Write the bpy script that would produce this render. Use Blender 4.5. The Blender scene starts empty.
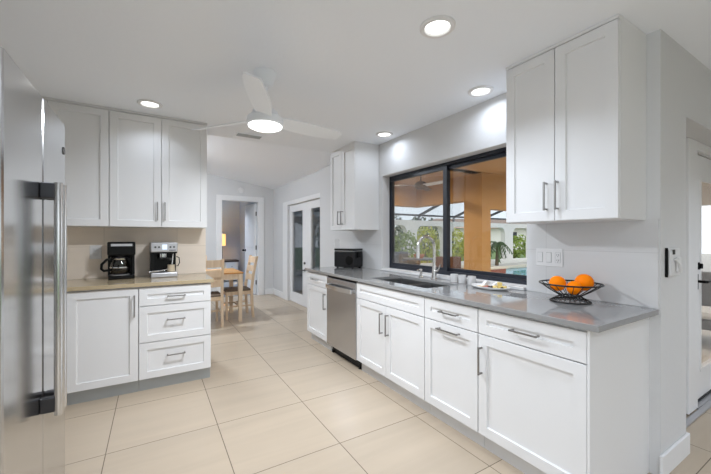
import bpy, bmesh, math, random
from mathutils import Vector, Matrix
R = math.radians
PI = math.pi
rnd = random.Random(7)
sc = bpy.context.scene
COL = sc.collection

# ------------------------------------------------------------------ camera, world, exposure
cam_data = bpy.data.cameras.new('camera')
cam_data.lens = 335.3 / 711 * 36
cam_data.sensor_width = 36
cam_data.shift_y = 1.0 / 711
cam_data.clip_start = 0.05
cam = bpy.data.objects.new('camera', cam_data)
cam.location = (0, 0, 1.302)
cam.rotation_euler = (R(90), 0, R(-31.07))
COL.objects.link(cam)
sc.camera = cam

world = bpy.data.worlds.new('world')
sc.world = world
world.use_nodes = True
wn = world.node_tree
bg = wn.nodes['Background']
bg.inputs['Color'].default_value = (0.88, 0.94, 1.0, 1)
bg.inputs['Strength'].default_value = 1.45

sc.view_settings.view_transform = 'Standard'
sc.view_settings.look = 'None'
sc.view_settings.exposure = 0.34
sc.view_settings.gamma = 1.0
sc.cycles.use_denoising = True
sc.cycles.max_bounces = 10
sc.cycles.diffuse_bounces = 6
sc.cycles.transparent_max_bounces = 16

CAN_W = 7.5      # each recessed light
FAN_W = 25.0
LAMP = (.86, .96, 1.11)

# ------------------------------------------------------------------ materials
def lin(c):
    return tuple((v / 255 / 12.92) if v / 255 <= .04045 else ((v / 255 + .055) / 1.055) ** 2.4 for v in c)

def mat(name, rgb, rough=.5, metal=0.0, emit=None, es=1.0, spec=None, coat=0, bump=0, bscale=80, trans=0, noise=0, nscale=6):
    m = bpy.data.materials.new(name)
    m.use_nodes = True
    nt = m.node_tree
    b = nt.nodes['Principled BSDF']
    b.inputs['Base Color'].default_value = (*rgb, 1)
    b.inputs['Roughness'].default_value = rough
    b.inputs['Metallic'].default_value = metal
    if spec is not None: b.inputs['Specular IOR Level'].default_value = spec
    if coat: b.inputs['Coat Weight'].default_value = coat
    if trans: b.inputs['Transmission Weight'].default_value = trans
    if emit:
        b.inputs['Emission Color'].default_value = (*emit, 1)
        b.inputs['Emission Strength'].default_value = es
    tc = nt.nodes.new('ShaderNodeTexCoord')
    if bump:
        n = nt.nodes.new('ShaderNodeTexNoise'); n.inputs['Scale'].default_value = bscale
        n.inputs['Detail'].default_value = 4
        bp = nt.nodes.new('ShaderNodeBump'); bp.inputs['Strength'].default_value = bump
        bp.inputs['Distance'].default_value = .01
        nt.links.new(tc.outputs['Object'], n.inputs['Vector'])
        nt.links.new(n.outputs['Fac'], bp.inputs['Height'])
        nt.links.new(bp.outputs['Normal'], b.inputs['Normal'])
    if noise:
        n = nt.nodes.new('ShaderNodeTexNoise'); n.inputs['Scale'].default_value = nscale
        n.inputs['Detail'].default_value = 6
        nt.links.new(tc.outputs['Object'], n.inputs['Vector'])
        mx = nt.nodes.new('ShaderNodeMixRGB')
        mx.inputs['Color1'].default_value = (*[v * (1 - noise) for v in rgb], 1)
        mx.inputs['Color2'].default_value = (*[min(1, v * (1 + noise)) for v in rgb], 1)
        nt.links.new(n.outputs['Fac'], mx.inputs['Fac'])
        nt.links.new(mx.outputs['Color'], b.inputs['Base Color'])
    return m

def glass_pane(name, tint=(1, 1, 1), refl=1.0):
    m = bpy.data.materials.new(name); m.use_nodes = True
    nt = m.node_tree; nt.nodes.clear()
    o = nt.nodes.new('ShaderNodeOutputMaterial'); mx = nt.nodes.new('ShaderNodeMixShader')
    t = nt.nodes.new('ShaderNodeBsdfTransparent'); t.inputs['Color'].default_value = (*tint, 1)
    g = nt.nodes.new('ShaderNodeBsdfGlossy'); g.inputs['Roughness'].default_value = .01
    f = nt.nodes.new('ShaderNodeFresnel'); f.inputs['IOR'].default_value = 1.5
    k = nt.nodes.new('ShaderNodeMath'); k.operation = 'MULTIPLY'; k.inputs[1].default_value = refl
    nt.links.new(f.outputs[0], k.inputs[0]); nt.links.new(k.outputs[0], mx.inputs[0])
    nt.links.new(t.outputs[0], mx.inputs[1]); nt.links.new(g.outputs[0], mx.inputs[2])
    nt.links.new(mx.outputs[0], o.inputs['Surface'])
    return m

def brushed(name, rgb, rough, vertical=True, metal=1.0):
    m = mat(name, rgb, rough, metal)
    nt = m.node_tree; b = nt.nodes['Principled BSDF']
    tc = nt.nodes.new('ShaderNodeTexCoord'); mp = nt.nodes.new('ShaderNodeMapping')
    mp.inputs['Scale'].default_value = (300, 300, 2) if vertical else (2, 2, 300)
    n = nt.nodes.new('ShaderNodeTexNoise'); n.inputs['Scale'].default_value = 1
    r = nt.nodes.new('ShaderNodeMapRange')
    r.inputs['To Min'].default_value = rough - .02; r.inputs['To Max'].default_value = rough + .02
    nt.links.new(tc.outputs['Object'], mp.inputs['Vector']); nt.links.new(mp.outputs[0], n.inputs['Vector'])
    nt.links.new(n.outputs['Fac'], r.inputs['Value']); nt.links.new(r.outputs[0], b.inputs['Roughness'])
    return m

def wood(name, c1, c2, rough=.45, axis=0, scale=14):
    m = mat(name, c1, rough)
    nt = m.node_tree; b = nt.nodes['Principled BSDF']
    tc = nt.nodes.new('ShaderNodeTexCoord'); mp = nt.nodes.new('ShaderNodeMapping')
    s = [scale, scale, scale]; s[axis] = 1.2
    mp.inputs['Scale'].default_value = s
    n = nt.nodes.new('ShaderNodeTexNoise'); n.inputs['Scale'].default_value = 2.0; n.inputs['Detail'].default_value = 6
    cr = nt.nodes.new('ShaderNodeValToRGB')
    cr.color_ramp.elements[0].position = .3; cr.color_ramp.elements[0].color = (*c1, 1)
    cr.color_ramp.elements[1].position = .7; cr.color_ramp.elements[1].color = (*c2, 1)
    nt.links.new(tc.outputs['Object'], mp.inputs['Vector']); nt.links.new(mp.outputs[0], n.inputs['Vector'])
    nt.links.new(n.outputs['Fac'], cr.inputs['Fac']); nt.links.new(cr.outputs[0], b.inputs['Base Color'])
    return m

def tile_mat(name, size, off, base, grout, gw=.0045, rough=.3, streak_axis=0, streak=.10, var=.05, plane='XY'):
    """square tiles laid out in object space, with a linear stone figure along one axis"""
    m = mat(name, base, rough)
    nt = m.node_tree; b = nt.nodes['Principled BSDF']
    N = nt.nodes.new; L = nt.links.new
    tc = N('ShaderNodeTexCoord'); sp = N('ShaderNodeSeparateXYZ'); L(tc.outputs['Object'], sp.inputs[0])
    def mth(op, a, b_=None):
        n = N('ShaderNodeMath'); n.operation = op
        for i, v in enumerate((a, b_)):
            if v is None: continue
            if isinstance(v, (int, float)): n.inputs[i].default_value = v
            else: L(v, n.inputs[i])
        return n.outputs[0]
    masks, ids = [], []
    for i, ax in enumerate(plane):
        u = mth('DIVIDE', mth('SUBTRACT', sp.outputs[ax], off[i]), size[i])
        fr = mth('FRACT', u); ids.append(mth('FLOOR', u))
        d = mth('MULTIPLY', mth('MINIMUM', fr, mth('SUBTRACT', 1.0, fr)), size[i])
        masks.append(mth('LESS_THAN', d, gw / 2))
    gm = mth('MAXIMUM', masks[0], masks[1])
    cx = N('ShaderNodeCombineXYZ'); L(ids[0], cx.inputs[0]); L(ids[1], cx.inputs[1])
    wn_ = N('ShaderNodeTexWhiteNoise'); L(cx.outputs[0], wn_.inputs['Vector'])
    mp = N('ShaderNodeMapping'); s = [7, 7, 7]; s[streak_axis] = .55; mp.inputs['Scale'].default_value = s
    vadd = N('ShaderNodeVectorMath'); vadd.operation = 'MULTIPLY_ADD'
    L(wn_.outputs['Color'], vadd.inputs[0]); vadd.inputs[1].default_value = (9, 9, 9); L(tc.outputs['Object'], vadd.inputs[2])
    L(vadd.outputs[0], mp.inputs['Vector'])
    nz = N('ShaderNodeTexNoise'); nz.inputs['Scale'].default_value = 1.3; nz.inputs['Detail'].default_value = 5
    nz.inputs['Distortion'].default_value = .6
    L(mp.outputs[0], nz.inputs['Vector'])
    fac = mth('ADD', mth('MULTIPLY', mth('SUBTRACT', nz.outputs['Fac'], .5), streak * 2),
              mth('MULTIPLY', mth('SUBTRACT', wn_.outputs['Value'], .5), var * 2))
    val = mth('ADD', fac, 1.0)
    mul = N('ShaderNodeVectorMath'); mul.operation = 'SCALE'; mul.inputs[0].default_value = base; L(val, mul.inputs['Scale'])
    mx = N('ShaderNodeMixRGB'); L(gm, mx.inputs['Fac']); L(mul.outputs[0], mx.inputs['Color1'])
    mx.inputs['Color2'].default_value = (*grout, 1)
    L(mx.outputs[0], b.inputs['Base Color'])
    rr = N('ShaderNodeMapRange'); rr.inputs['To Min'].default_value = rough; rr.inputs['To Max'].default_value = .85
    L(gm, rr.inputs['Value']); L(rr.outputs[0], b.inputs['Roughness'])
    return m

M = {}
M['wall'] = mat('wall_paint', (.66, .66, .66), .75, bump=.12, bscale=35)
M['wall2'] = mat('dining_wall_paint', (.66, .662, .665), .75, bump=.06, bscale=35)
M['ceil'] = mat('ceiling_paint', (.88, .91, .95), .85, bump=.08, bscale=30)
M['trim'] = mat('white_trim', (.80, .80, .80), .4)
M['cab'] = mat('white_cabinet', (.77, .77, .77), .38)
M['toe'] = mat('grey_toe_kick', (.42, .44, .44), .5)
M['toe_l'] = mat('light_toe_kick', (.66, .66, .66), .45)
M['pull'] = mat('nickel_pull', (.30, .29, .28), .35, 1.0)
M['pull_dark'] = mat('dark_pull', (.10, .10, .10), .4, .8)
M['quartz'] = mat('grey_quartz', (.28, .28, .278), .06, spec=1.0, noise=.06, nscale=40)
M['quartz_tan'] = mat('tan_quartz', (.46, .37, .24), .10, noise=.06, nscale=40)
M['quartz_white'] = mat('white_ledge', (.62, .62, .62), .25)
M['floor'] = tile_mat('floor_tile', (.63, .63), (.383, 1.874), (.50, .41, .31), (.17, .135, .10), .005, .32, 0, .13, .04)
M['splash_tan'] = tile_mat('tan_backsplash', (.61, .305), (-.40, .915), (.84, .74, .63), (.62, .55, .46), .003, .35, 0, .07, .03, 'XZ')
M['splash_grey'] = tile_mat('grey_backsplash', (.61, .305), (.71, .915), (.64, .64, .64), (.54, .54, .54), .003, .35, 1, .05, .02, 'YZ')
M['steel'] = brushed('stainless_steel', (.52, .52, .52), .17)
M['steel_dw'] = brushed('dishwasher_steel', (.55, .55, .56), .26)
M['steel_h'] = mat('polished_steel', (.72, .72, .72), .18, 1.0)
M['steel_dark'] = mat('dark_bracket', (.06, .06, .065), .35, .7)
M['fridge_side'] = mat('fridge_side', (.05, .05, .055), .5)
M['sink'] = brushed('sink_steel', (.32, .32, .32), .30, False)
M['chrome'] = mat('brushed_nickel', (.70, .69, .67), .22, 1.0)
M['black'] = mat('black_plastic', (.004, .004, .004), .3, spec=.18)
M['black_g'] = mat('gloss_black', (.008, .008, .009), .12)
M['charcoal'] = mat('charcoal_plastic', (.009, .009, .010), .35)
M['silver'] = mat('silver_plastic', (.50, .50, .52), .35, .6)
M['cream'] = mat('cream_plastic', (.62, .52, .38), .4)
M['navy'] = mat('dark_window_frame', (.016, .020, .030), .4)
M['white_p'] = mat('white_plastic', (.74, .74, .74), .35)
M['hole'] = mat('dark_slot', (.03, .03, .03), .6)
M['lens'] = mat('lit_lens', (.9, .9, .9), .5, emit=(1, .98, .95), es=3.0)
M['globe'] = mat('fill_globe', (.9, .9, .9), .5, emit=(.88, .97, 1.08), es=135)
M['bed'] = mat('bedroom_paint', (.50, .545, .60), .8)
M['shade'] = mat('lit_lamp_shade', (.85, .62, .30), .7, emit=(1, .52, .16), es=1.1)
M['screen'] = mat('lit_display', (.3, .35, .4), .3, emit=(.7, .85, 1), es=.8)
M['pane'] = glass_pane('window_glass', refl=.32)
M['pane_in'] = glass_pane('door_glass', (.80, .81, .82), .9)
M['glassware'] = mat('clear_glass', (.97, .97, .97), .15, trans=.5)
M['carafe'] = glass_pane('carafe_glass', (.55, .5, .45), 1.6)
M['coffee'] = mat('coffee', (.02, .01, .005), .1)
M['orange'] = mat('orange_peel', (1.0, .24, .0), .5, spec=.12, bump=.15, bscale=160)
M['stem'] = mat('stem_green', (.08, .10, .02), .7)
M['wire'] = mat('black_wire', (.012, .012, .012), .35, .3)
M['chair'] = wood('pale_wood', lin((208, 180, 148)), lin((228, 206, 178)), .5, 2)
M['table_leg'] = wood('pale_table_wood', lin((212, 188, 158)), lin((230, 210, 184)), .5, 2)
M['table_top'] = wood('honey_wood', lin((176, 122, 62)), lin((214, 160, 94)), .3, 0)
M['seat'] = mat('dark_seat', (.14, .10, .07), .6)
M['tan'] = mat('tan_stucco', (.47, .265, .095), .85, bump=.1, bscale=25)
M['tan_c'] = mat('tan_ceiling', (.50, .30, .14), .85)
M['cage'] = mat('bronze_cage_frame', (.07, .07, .075), .5, .3)
M['gwall'] = mat('white_garden_wall', (.78, .75, .70), .8)
M['deck'] = mat('pool_deck', (.50, .46, .41), .8, noise=.08)
M['grass'] = mat('lawn', (.10, .16, .04), .9, noise=.3, nscale=12)
M['water'] = mat('pool_water', (.06, .38, .55), .06, noise=.15, nscale=3)
M['brick'] = mat('red_brick', (.30, .09, .05), .8, noise=.25, nscale=20)
M['coping'] = mat('cream_coping', (.66, .56, .42), .7)
M['leaf_y'] = mat('yellow_green_leaf', (.48, .50, .05), .6)
M['leaf_d'] = mat('dark_green_leaf', (.07, .11, .035), .6)
M['leaf_m'] = mat('mid_green_leaf', (.24, .32, .05), .6)
M['bark'] = mat('bark', (.16, .11, .07), .85)
M['wicker'] = mat('brown_wicker', (.16, .065, .02), .7, bump=.3, bscale=120)
M['grey_wicker'] = mat('grey_wicker', (.13, .13, .135), .7, bump=.3, bscale=120)
M['cushion'] = mat('white_cushion', (.78, .78, .77), .8)
M['grey_cushion'] = mat('grey_cushion', (.40, .38, .38), .8)
M['patio_top'] = mat('slate_top', (.12, .11, .11), .4)
M['terracotta'] = mat('terracotta', (.60, .20, .07), .7)
M['porcelain'] = mat('white_porcelain', (.78, .78, .77), .2)
M['cheese'] = mat('yellow_cheese', (.80, .62, .22), .45)
M['salami'] = mat('red_salami', (.36, .04, .03), .45, noise=.3, nscale=60)
M['olive'] = mat('black_olive', (.02, .012, .012), .2)
M['cracker'] = mat('pale_cracker', (.62, .44, .22), .7)
M['napkin'] = mat('white_paper', (.88, .88, .88), .8)
M['night'] = mat('dark_wood', (.05, .035, .03), .5)

# ------------------------------------------------------------------ mesh helpers
class B:
    """collects shapes into one mesh"""
    def __init__(s): s.bm = bmesh.new()
    def _xf(s, vs, T):
        if T is not None:
            for v in vs: v.co = T @ v.co
    def box(s, x0, x1, y0, y1, z0, z1, bev=0, T=None, seg=2):
        g = bmesh.ops.create_cube(s.bm, size=1)['verts']
        for v in g:
            v.co = Vector(((x0 + x1) / 2 + v.co.x * (x1 - x0), (y0 + y1) / 2 + v.co.y * (y1 - y0), (z0 + z1) / 2 + v.co.z * (z1 - z0)))
        allv = set(g)
        if bev:
            es = list({e for v in g for e in v.link_edges})
            r = bmesh.ops.bevel(s.bm, geom=es, offset=bev, segments=seg, affect='EDGES', profile=.5)
            allv = set(v for f in r['faces'] for v in f.verts) | set(v for v in g if v.is_valid)
        s._xf([v for v in allv if v.is_valid], T)
        return s
    def cyl(s, p0, p1, r0, r1=None, n=20, caps=True):
        p0, p1 = Vector(p0), Vector(p1); r1 = r0 if r1 is None else r1
        d = (p1 - p0).normalized()
        a = d.orthogonal().normalized(); b = d.cross(a)
        rings = []
        for p, r in ((p0, r0), (p1, r1)):
            rings.append([s.bm.verts.new(p + (a * math.cos(2 * PI * i / n) + b * math.sin(2 * PI * i / n)) * r) for i in range(n)])
        for i in range(n):
            s.bm.faces.new((rings[0][i], rings[0][(i + 1) % n], rings[1][(i + 1) % n], rings[1][i]))
        if caps:
            s.bm.faces.new(rings[0][::-1]); s.bm.faces.new(rings[1])
        return s
    def tube(s, pts, r, n=10, closed=False):
        pts = [Vector(p) for p in pts]; m = len(pts); rings = []
        prev = None
        for i, p in enumerate(pts):
            if closed: d = pts[(i + 1) % m] - pts[i - 1]
            else: d = pts[min(i + 1, m - 1)] - pts[max(i - 1, 0)]
            d.normalize()
            if prev is None: a = d.orthogonal().normalized()
            else:
                a = prev - d * prev.dot(d)
                a = a.normalized() if a.length > 1e-6 else d.orthogonal().normalized()
            prev = a; b = d.cross(a)
            rr = r[i] if isinstance(r, (list, tuple)) else r
            rings.append([s.bm.verts.new(p + (a * math.cos(2 * PI * k / n) + b * math.sin(2 * PI * k / n)) * rr) for k in range(n)])
        for i in range(m if closed else m - 1):
            A, Bq = rings[i], rings[(i + 1) % m]
            for k in range(n):
                s.bm.faces.new((A[k], A[(k + 1) % n], Bq[(k + 1) % n], Bq[k]))
        if not closed:
            s.bm.faces.new(rings[0][::-1]); s.bm.faces.new(rings[-1])
        return s
    def lathe(s, prof, n=32, c=(0, 0, 0), T=None):
        c = Vector(c); rings = []; new = []
        for r, z in prof:
            if r < 1e-5:
                v = s.bm.verts.new(c + Vector((0, 0, z))); rings.append([v]); new.append(v)
            else:
                ring = [s.bm.verts.new(c + Vector((r * math.cos(2 * PI * i / n), r * math.sin(2 * PI * i / n), z))) for i in range(n)]
                rings.append(ring); new += ring
        for A, C_ in zip(rings, rings[1:]):
            if len(A) == 1 and len(C_) == 1: continue
            for i in range(n):
                j = (i + 1) % n
                if len(A) == 1: s.bm.faces.new((A[0], C_[j], C_[i]))
                elif len(C_) == 1: s.bm.faces.new((A[i], A[j], C_[0]))
                else: s.bm.faces.new((A[i], A[j], C_[j], C_[i]))
        s._xf(new, T)
        return s
    def prism(s, pts, w0, w1, axes='XYZ', T=None):
        """polygon in the first two named axes extruded along the third"""
        ix = ['XYZ'.index(a) for a in axes]; lo, hi = [], []
        for lst, w in ((lo, w0), (hi, w1)):
            for u, v in pts:
                q = [0, 0, 0]; q[ix[0]] = u; q[ix[1]] = v; q[ix[2]] = w
                lst.append(s.bm.verts.new(q))
        n = len(pts)
        s.bm.faces.new(lo[::-1]); s.bm.faces.new(hi)
        for i in range(n): s.bm.faces.new((lo[i], lo[(i + 1) % n], hi[(i + 1) % n], hi[i]))
        s._xf(lo + hi, T)
        return s
    def slab(s, us, vs, holes, w0, w1, axes='XYZ'):
        """a panel on a grid with some cells left open"""
        ix = ['XYZ'.index(a) for a in axes]; cache = {}
        def V(i, j, w):
            k = (i, j, w)
            if k not in cache:
                q = [0, 0, 0]; q[ix[0]] = us[i]; q[ix[1]] = vs[j]; q[ix[2]] = w
                cache[k] = s.bm.verts.new(q)
            return cache[k]
        fill = lambda i, j: 0 <= i < len(us) - 1 and 0 <= j < len(vs) - 1 and (i, j) not in holes
        for i in range(len(us) - 1):
            for j in range(len(vs) - 1):
                if not fill(i, j): continue
                for w in (w0, w1): s.bm.faces.new((V(i, j, w), V(i + 1, j, w), V(i + 1, j + 1, w), V(i, j + 1, w)))
                for (di, dj, a, b) in ((-1, 0, (i, j), (i, j + 1)), (1, 0, (i + 1, j), (i + 1, j + 1)), (0, -1, (i, j), (i + 1, j)), (0, 1, (i, j + 1), (i + 1, j + 1))):
                    if not fill(i + di, j + dj): s.bm.faces.new((V(*a, w0), V(*b, w0), V(*b, w1), V(*a, w1)))
        return s
    def sphere(s, c, r, sx=1, sy=1, sz=1, u=24, v=14):
        g = bmesh.ops.create_uvsphere(s.bm, u_segments=u, v_segments=v, radius=r)['verts']
        for q in g: q.co = Vector((c[0] + q.co.x * sx, c[1] + q.co.y * sy, c[2] + q.co.z * sz))
        return s
    def shaker(s, x0, x1, z0, z1, t=.02, rail=.058, rec=.012, y=0.0):
        """door front with a recessed flat panel, facing local -y"""
        def quad(a, b, c, d): s.bm.faces.new((a, b, c, d))
        V = lambda x, yy, z: s.bm.verts.new((x, yy, z))
        e = .0015
        def ring(ix, yy):
            return [V(x0 + ix, yy, z0 + ix), V(x1 - ix, yy, z0 + ix), V(x1 - ix, yy, z1 - ix), V(x0 + ix, yy, z1 - ix)]
        rs = [ring(0, y + t), ring(0, y + e), ring(e, y), ring(rail, y), ring(rail + .003, y + rec)]
        for A, C_ in zip(rs, rs[1:]):
            for i in range(4): quad(A[i], A[(i + 1) % 4], C_[(i + 1) % 4], C_[i])
        s.bm.faces.new(rs[-1]); s.bm.faces.new(rs[0][::-1])
        return s
    def build(s, name, m, parent=None, smooth=False, autos=None):
        bmesh.ops.recalc_face_normals(s.bm, faces=s.bm.faces)
        me = bpy.data.meshes.new(name)
        s.bm.to_mesh(me); s.bm.free()
        for mm in (m if isinstance(m, list) else [m]): me.materials.append(mm)
        if smooth:
            me.polygons.foreach_set('use_smooth', [True] * len(me.polygons))
            me.set_sharp_from_angle(angle=R(autos or 40))
        o = bpy.data.objects.new(name, me); COL.objects.link(o)
        if parent is not None: o.parent = parent
        return o

def thing(name, label, cat, loc=(0, 0, 0), rz=0, group=None):
    o = bpy.data.objects.new(name, None); COL.objects.link(o)
    o.location = loc; o.rotation_euler = (0, 0, rz); o.empty_display_size = .1
    o['label'] = label; o['category'] = cat
    if group: o['group'] = group
    return o
def tag(o, label, cat, group=None, loc=None):
    o['label'] = label; o['category'] = cat
    if group: o['group'] = group
    if loc: o.location = loc
    return o
def struct(o, label=None):
    o['kind'] = 'structure'
    if label: o['label'] = label
    return o
def sroot(name, loc=(0, 0, 0), label=None):
    o = bpy.data.objects.new(name, None); COL.objects.link(o); o.location = loc
    return struct(o, label)
def dup(root, loc, rz, label, group=None):
    r = root.copy(); COL.objects.link(r); r.location = loc; r.rotation_euler = (0, 0, rz); r['label'] = label
    if group: r['group'] = group
    for ch in list(root.children):
        c = ch.copy(); COL.objects.link(c); c.parent = r
        for g in list(ch.children):
            d = g.copy(); COL.objects.link(d); d.parent = c
    return r

# ------------------------------------------------------------------ the room
struct(B().box(-1.3, 5.4, -4.6, .86, -.1, 0).box(-3.2, 2.70, .86, 11.1, -.1, 0).build('floor', M['floor']), 'beige square floor tiles with thin dark grout')
cl = B().box(-1.3, 5.4, -4.6, .86, 2.44, 2.56).box(-1.3, 2.70, .86, 4.0, 2.44, 2.56)
struct(cl.build('ceiling', M['ceil']), 'flat white kitchen ceiling')
SL = .158
zc = lambda x: 2.44 + SL * (2.40 - x)
struct(B().prism([(2.70, zc(2.70)), (-3.2, zc(-3.2)), (-3.2, zc(-3.2) + .12), (2.70, zc(2.70) + .12)], 4.0, 7.82, 'XZY').build('ceiling_dining', M['ceil']), 'sloping ceiling over the dining corner')
# right wall: main leaf with window and french-door openings, and a furring layer along the kitchen
struct(B().slab([.86, 1.466, 3.287, 4.86, 6.72, 7.70], [0, .94, 2.02, 2.047, 2.56], {(1, 1), (1, 2), (3, 0), (3, 1)}, 2.40, 2.54, 'YZX').build('wall_right', M['wall2']))
struct(B().slab([.86, 1.466, 3.287, 5.055], [0, .94, 2.047, 2.439], {(1, 1)}, 2.36, 2.40, 'YZX').build('wall_window', M['wall']), 'grey textured wall around the kitchen window')
stub = B().box(2.36, 2.76, .705, .86, 0, 2.439).box(2.76, 5.25, .705, .86, 2.034, 2.439)
struct(stub.build('wall_right_end', M['wall']), 'grey wall end and header beside the patio door')
struct(B().slab([2.54, 3.50, 4.66, 5.4], [0, 1.965, 2.56], {(1, 0)}, .862, .94, 'XZY').build('wall_patio', M['wall']))
struct(B().slab([-3.2, 1.255, 2.055, 2.70], [0, 2.135, 3.5], {(1, 0)}, 7.70, 7.82, 'XZY').build('wall_far', M['wall2']), 'grey dining wall with the bedroom doorway')
struct(B().box(-1.3, .486, 3.95, 4.06, 0, 2.44).box(-1.3, 2.70, 3.995, 4.06, 2.565, 3.2).build('wall_partition', M['wall']))
struct(B().slab([-4.6, -2.9, .8, 3.95], [0, 2.10, 2.44], {(1, 0)}, -1.3, -1.12, 'YZX').build('wall_left', M['wall']))
struct(B().box(-3.2, -3.05, 4.06, 7.70, 0, 3.5).build('wall_dining_left', M['wall2']))
struct(B().box(-3.05, -1.3, 3.95, 4.06, 0, 3.4).build('wall_dining_near', M['wall2']))
struct(B().slab([-1.12, -.4, 3.6, 5.25], [0, 2.05, 2.44], {(1, 0)}, -4.6, -4.45, 'XZY').build('wall_rear', M['wall']))
struct(B().box(5.25, 5.4, -4.45, .86, 0, 2.44).build('wall_family', M['wall']))
struct(B().box(.3, 2.32, 7.80, 10.9, .0005, .012).build('floor_bedroom', mat('grey_carpet', (.34, .35, .37), .95)))
struct(B().box(.2, .3, 7.82, 11.0, 0, 2.44).box(2.32, 2.42, 7.82, 11.0, 0, 2.44).box(.2, 2.42, 10.9, 11.0, 0, 2.44).box(.2, 2.42, 7.82, 11.0, 2.44, 2.54).build('wall_bedroom', M['bed']))

# backsplashes
struct(B().box(-1.115, .484, 3.94, 3.95, .927, 1.405).build('trim_1', M['splash_tan']), 'beige tile backsplash behind the coffee makers')
struct(B().box(2.352, 2.36, .712, 1.462, .916, 1.405).box(2.352, 2.36, 3.30, 4.05, .916, 1.402).build('trim_2', M['splash_grey']), 'grey tile backsplash beside the window')
struct(B().box(2.325, 2.50, 1.47, 3.283, .9155, .9395, .004).build('trim_3', M['quartz_white']), 'pale ledge under the window')
# baseboards
bb = B().box(2.34, 2.775, .69, .705, 0, .125, .005).box(2.76, 2.775, .70, .86, 0, .125, .004)
struct(bb.build('baseboard_right', M['trim']))
struct(B().box(2.20, 2.40, 7.68, 7.70, 0, .13, .005).box(-3.05, 1.13, 7.68, 7.70, 0, .13, .005).build('baseboard_far', M['trim']))
struct(B().box(2.38, 2.40, 6.99, 7.68, 0, .13, .005).build('baseboard_dining', M['trim']))

# bedroom doorway: casing and open door
struct(B().box(1.152, 1.268, 7.675, 7.70, 0, 2.232, .006).box(2.043, 2.178, 7.675, 7.70, 0, 2.232, .006).box(1.268, 2.043, 7.675, 7.70, 2.123, 2.232, .006)
       .box(1.255, 1.27, 7.70, 7.82, 0, 2.12).box(2.04, 2.055, 7.70, 7.82, 0, 2.12).box(1.27, 2.04, 7.70, 7.82, 2.12, 2.135).build('trim_4', M['trim']), 'white casing around the bedroom doorway')
d = sroot('door_1', (2.035, 7.82, 0), 'white panel door standing open into the bedroom')
d.rotation_euler = (0, 0, R(93))
db = B()
db.box(0, .77, 0, .04, .012, 2.10)
for z0, z1 in ((.14, .95), (1.08, 1.95)):
    db.box(.10, .67, -.004, .0, z0, z1, .002).box(.10, .67, .04, .046, z0, z1, .002)
db.build('panel', M['trim'], d)
h = B()
for sgn, y in ((-1, 0), (1, .04)):
    h.cyl((.71, y, 1.0), (.71, y + sgn * .012, 1.0), .03, n=16).cyl((.71, y + sgn * .01, 1.0), (.71, y + sgn * .05, 1.0), .012, n=12).sphere((.71, y + sgn * .06, 1.0), .027, u=16, v=10)
h.build('door_knob', M['black'], d, True)
for z in (.28, 1.08, 1.86):
    B().cyl((-.004, .005, z - .05), (-.004, .005, z + .05), .012, n=10).box(-.003, .03, -.003, 0, z - .05, z + .05).build('hinge', M['black'], d)

# french doors in the dining wall
fd = sroot('door_2', (2.43, 0, 0), 'white double french doors with tall glass lites')
struct(B().box(2.38, 2.40, 6.69, 6.985, 0, 2.06, .005).box(2.38, 2.40, 5.06, 6.69, 1.98, 2.06, .005).build('trim_5', M['trim']), 'white casing around the french doors')
B().box(-.02, .10, 6.69, 6.715, 0, 2.015).box(-.02, .10, 4.865, 4.885, 0, 2.015).box(-.02, .10, 4.885, 6.69, 1.98, 2.015).build('door_frame', M['trim'], fd)
for y0, y1, g0, g1 in ((5.792, 6.685, 5.985, 6.535), (4.89, 5.788, 5.04, 5.59)):
    leaf = B().slab([y0, g0, g1, y1], [.012, .21, 1.835, 1.972], {(1, 1)}, 0, .045, 'YZX').build('door_leaf', M['trim'], fd)
    B().box(.018, .026, g0, g1, .21, 1.835).build('glass_pane', M['pane_in'], leaf)
    B().slab([g0, g0 + .025, g0 + .05, g1 - .05, g1 - .025, g1], [.21, .235, .26, 1.785, 1.81, 1.835],
             {(i, j) for i in range(5) for j in range(5) if not (i in (1, 3) or j in (1, 3)) or (i in (0, 4) and j in (0, 4))} - set(), .027, .031, 'YZX').build('glass_border', M['trim'], leaf)
hd = B()
hd.cyl((0, 5.86, .70), (-.010, 5.86, .70), .026, n=16).cyl((-.008, 5.86, .70), (-.055, 5.86, .70), .010, n=12).tube([(-.055, 5.86, .70), (-.058, 5.90, .70), (-.058, 5.97, .695)], .009)
hd.cyl((0, 5.86, .83), (-.022, 5.86, .83), .022, n=16)
hd.build('door_handle', M['pull_dark'], fd, True)

# patio door beside the wall end
pdn = sroot('door_3', (0, .86, 0), 'white glazed patio door at the right edge')
struct(B().box(3.33, 3.525, .835, .862, .018, 2.033, .004).box(3.525, 4.66, .835, .862, 1.972, 2.033, .004).build('trim_6', M['trim']), 'white casing around the patio door')
leaf = B().slab([3.535, 3.712, 4.46, 4.64], [.017, .245, 1.775, 1.955], {(1, 1)}, .01, .055, 'XZY').build('door_leaf', M['trim'], pdn)
B().box(3.712, 4.46, .028, .036, .245, 1.775).build('glass_pane', M['pane'], leaf)
B().slab([3.712, 3.73, 4.44, 4.46], [.245, .265, 1.755, 1.775], {(1, 1)}, .003, .012, 'XZY').build('glass_bead', M['trim'], leaf)
B().box(3.536, 4.639, .004, .0098, .018, .034).build('gap_shadow', M['black'], leaf)  # black strip stands for the shaded gap under the leaf
hh = B().box(3.60, 3.65, .0, .011, .90, 1.02, .003).cyl((3.625, .01, .965), (3.625, -.05, .965), .011, n=12)
hh.tube([(3.625, -.05, .965), (3.66, -.053, .965), (3.76, -.053, .960)], .010)
hh.build('door_handle', M['black'], pdn, True)
B().cyl((3.625, .011, 1.085), (3.625, -.012, 1.085), .028, n=18).box(3.62, 3.63, -.03, -.012, 1.065, 1.105, .003).build('deadbolt', M['black'], pdn, True)
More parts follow.
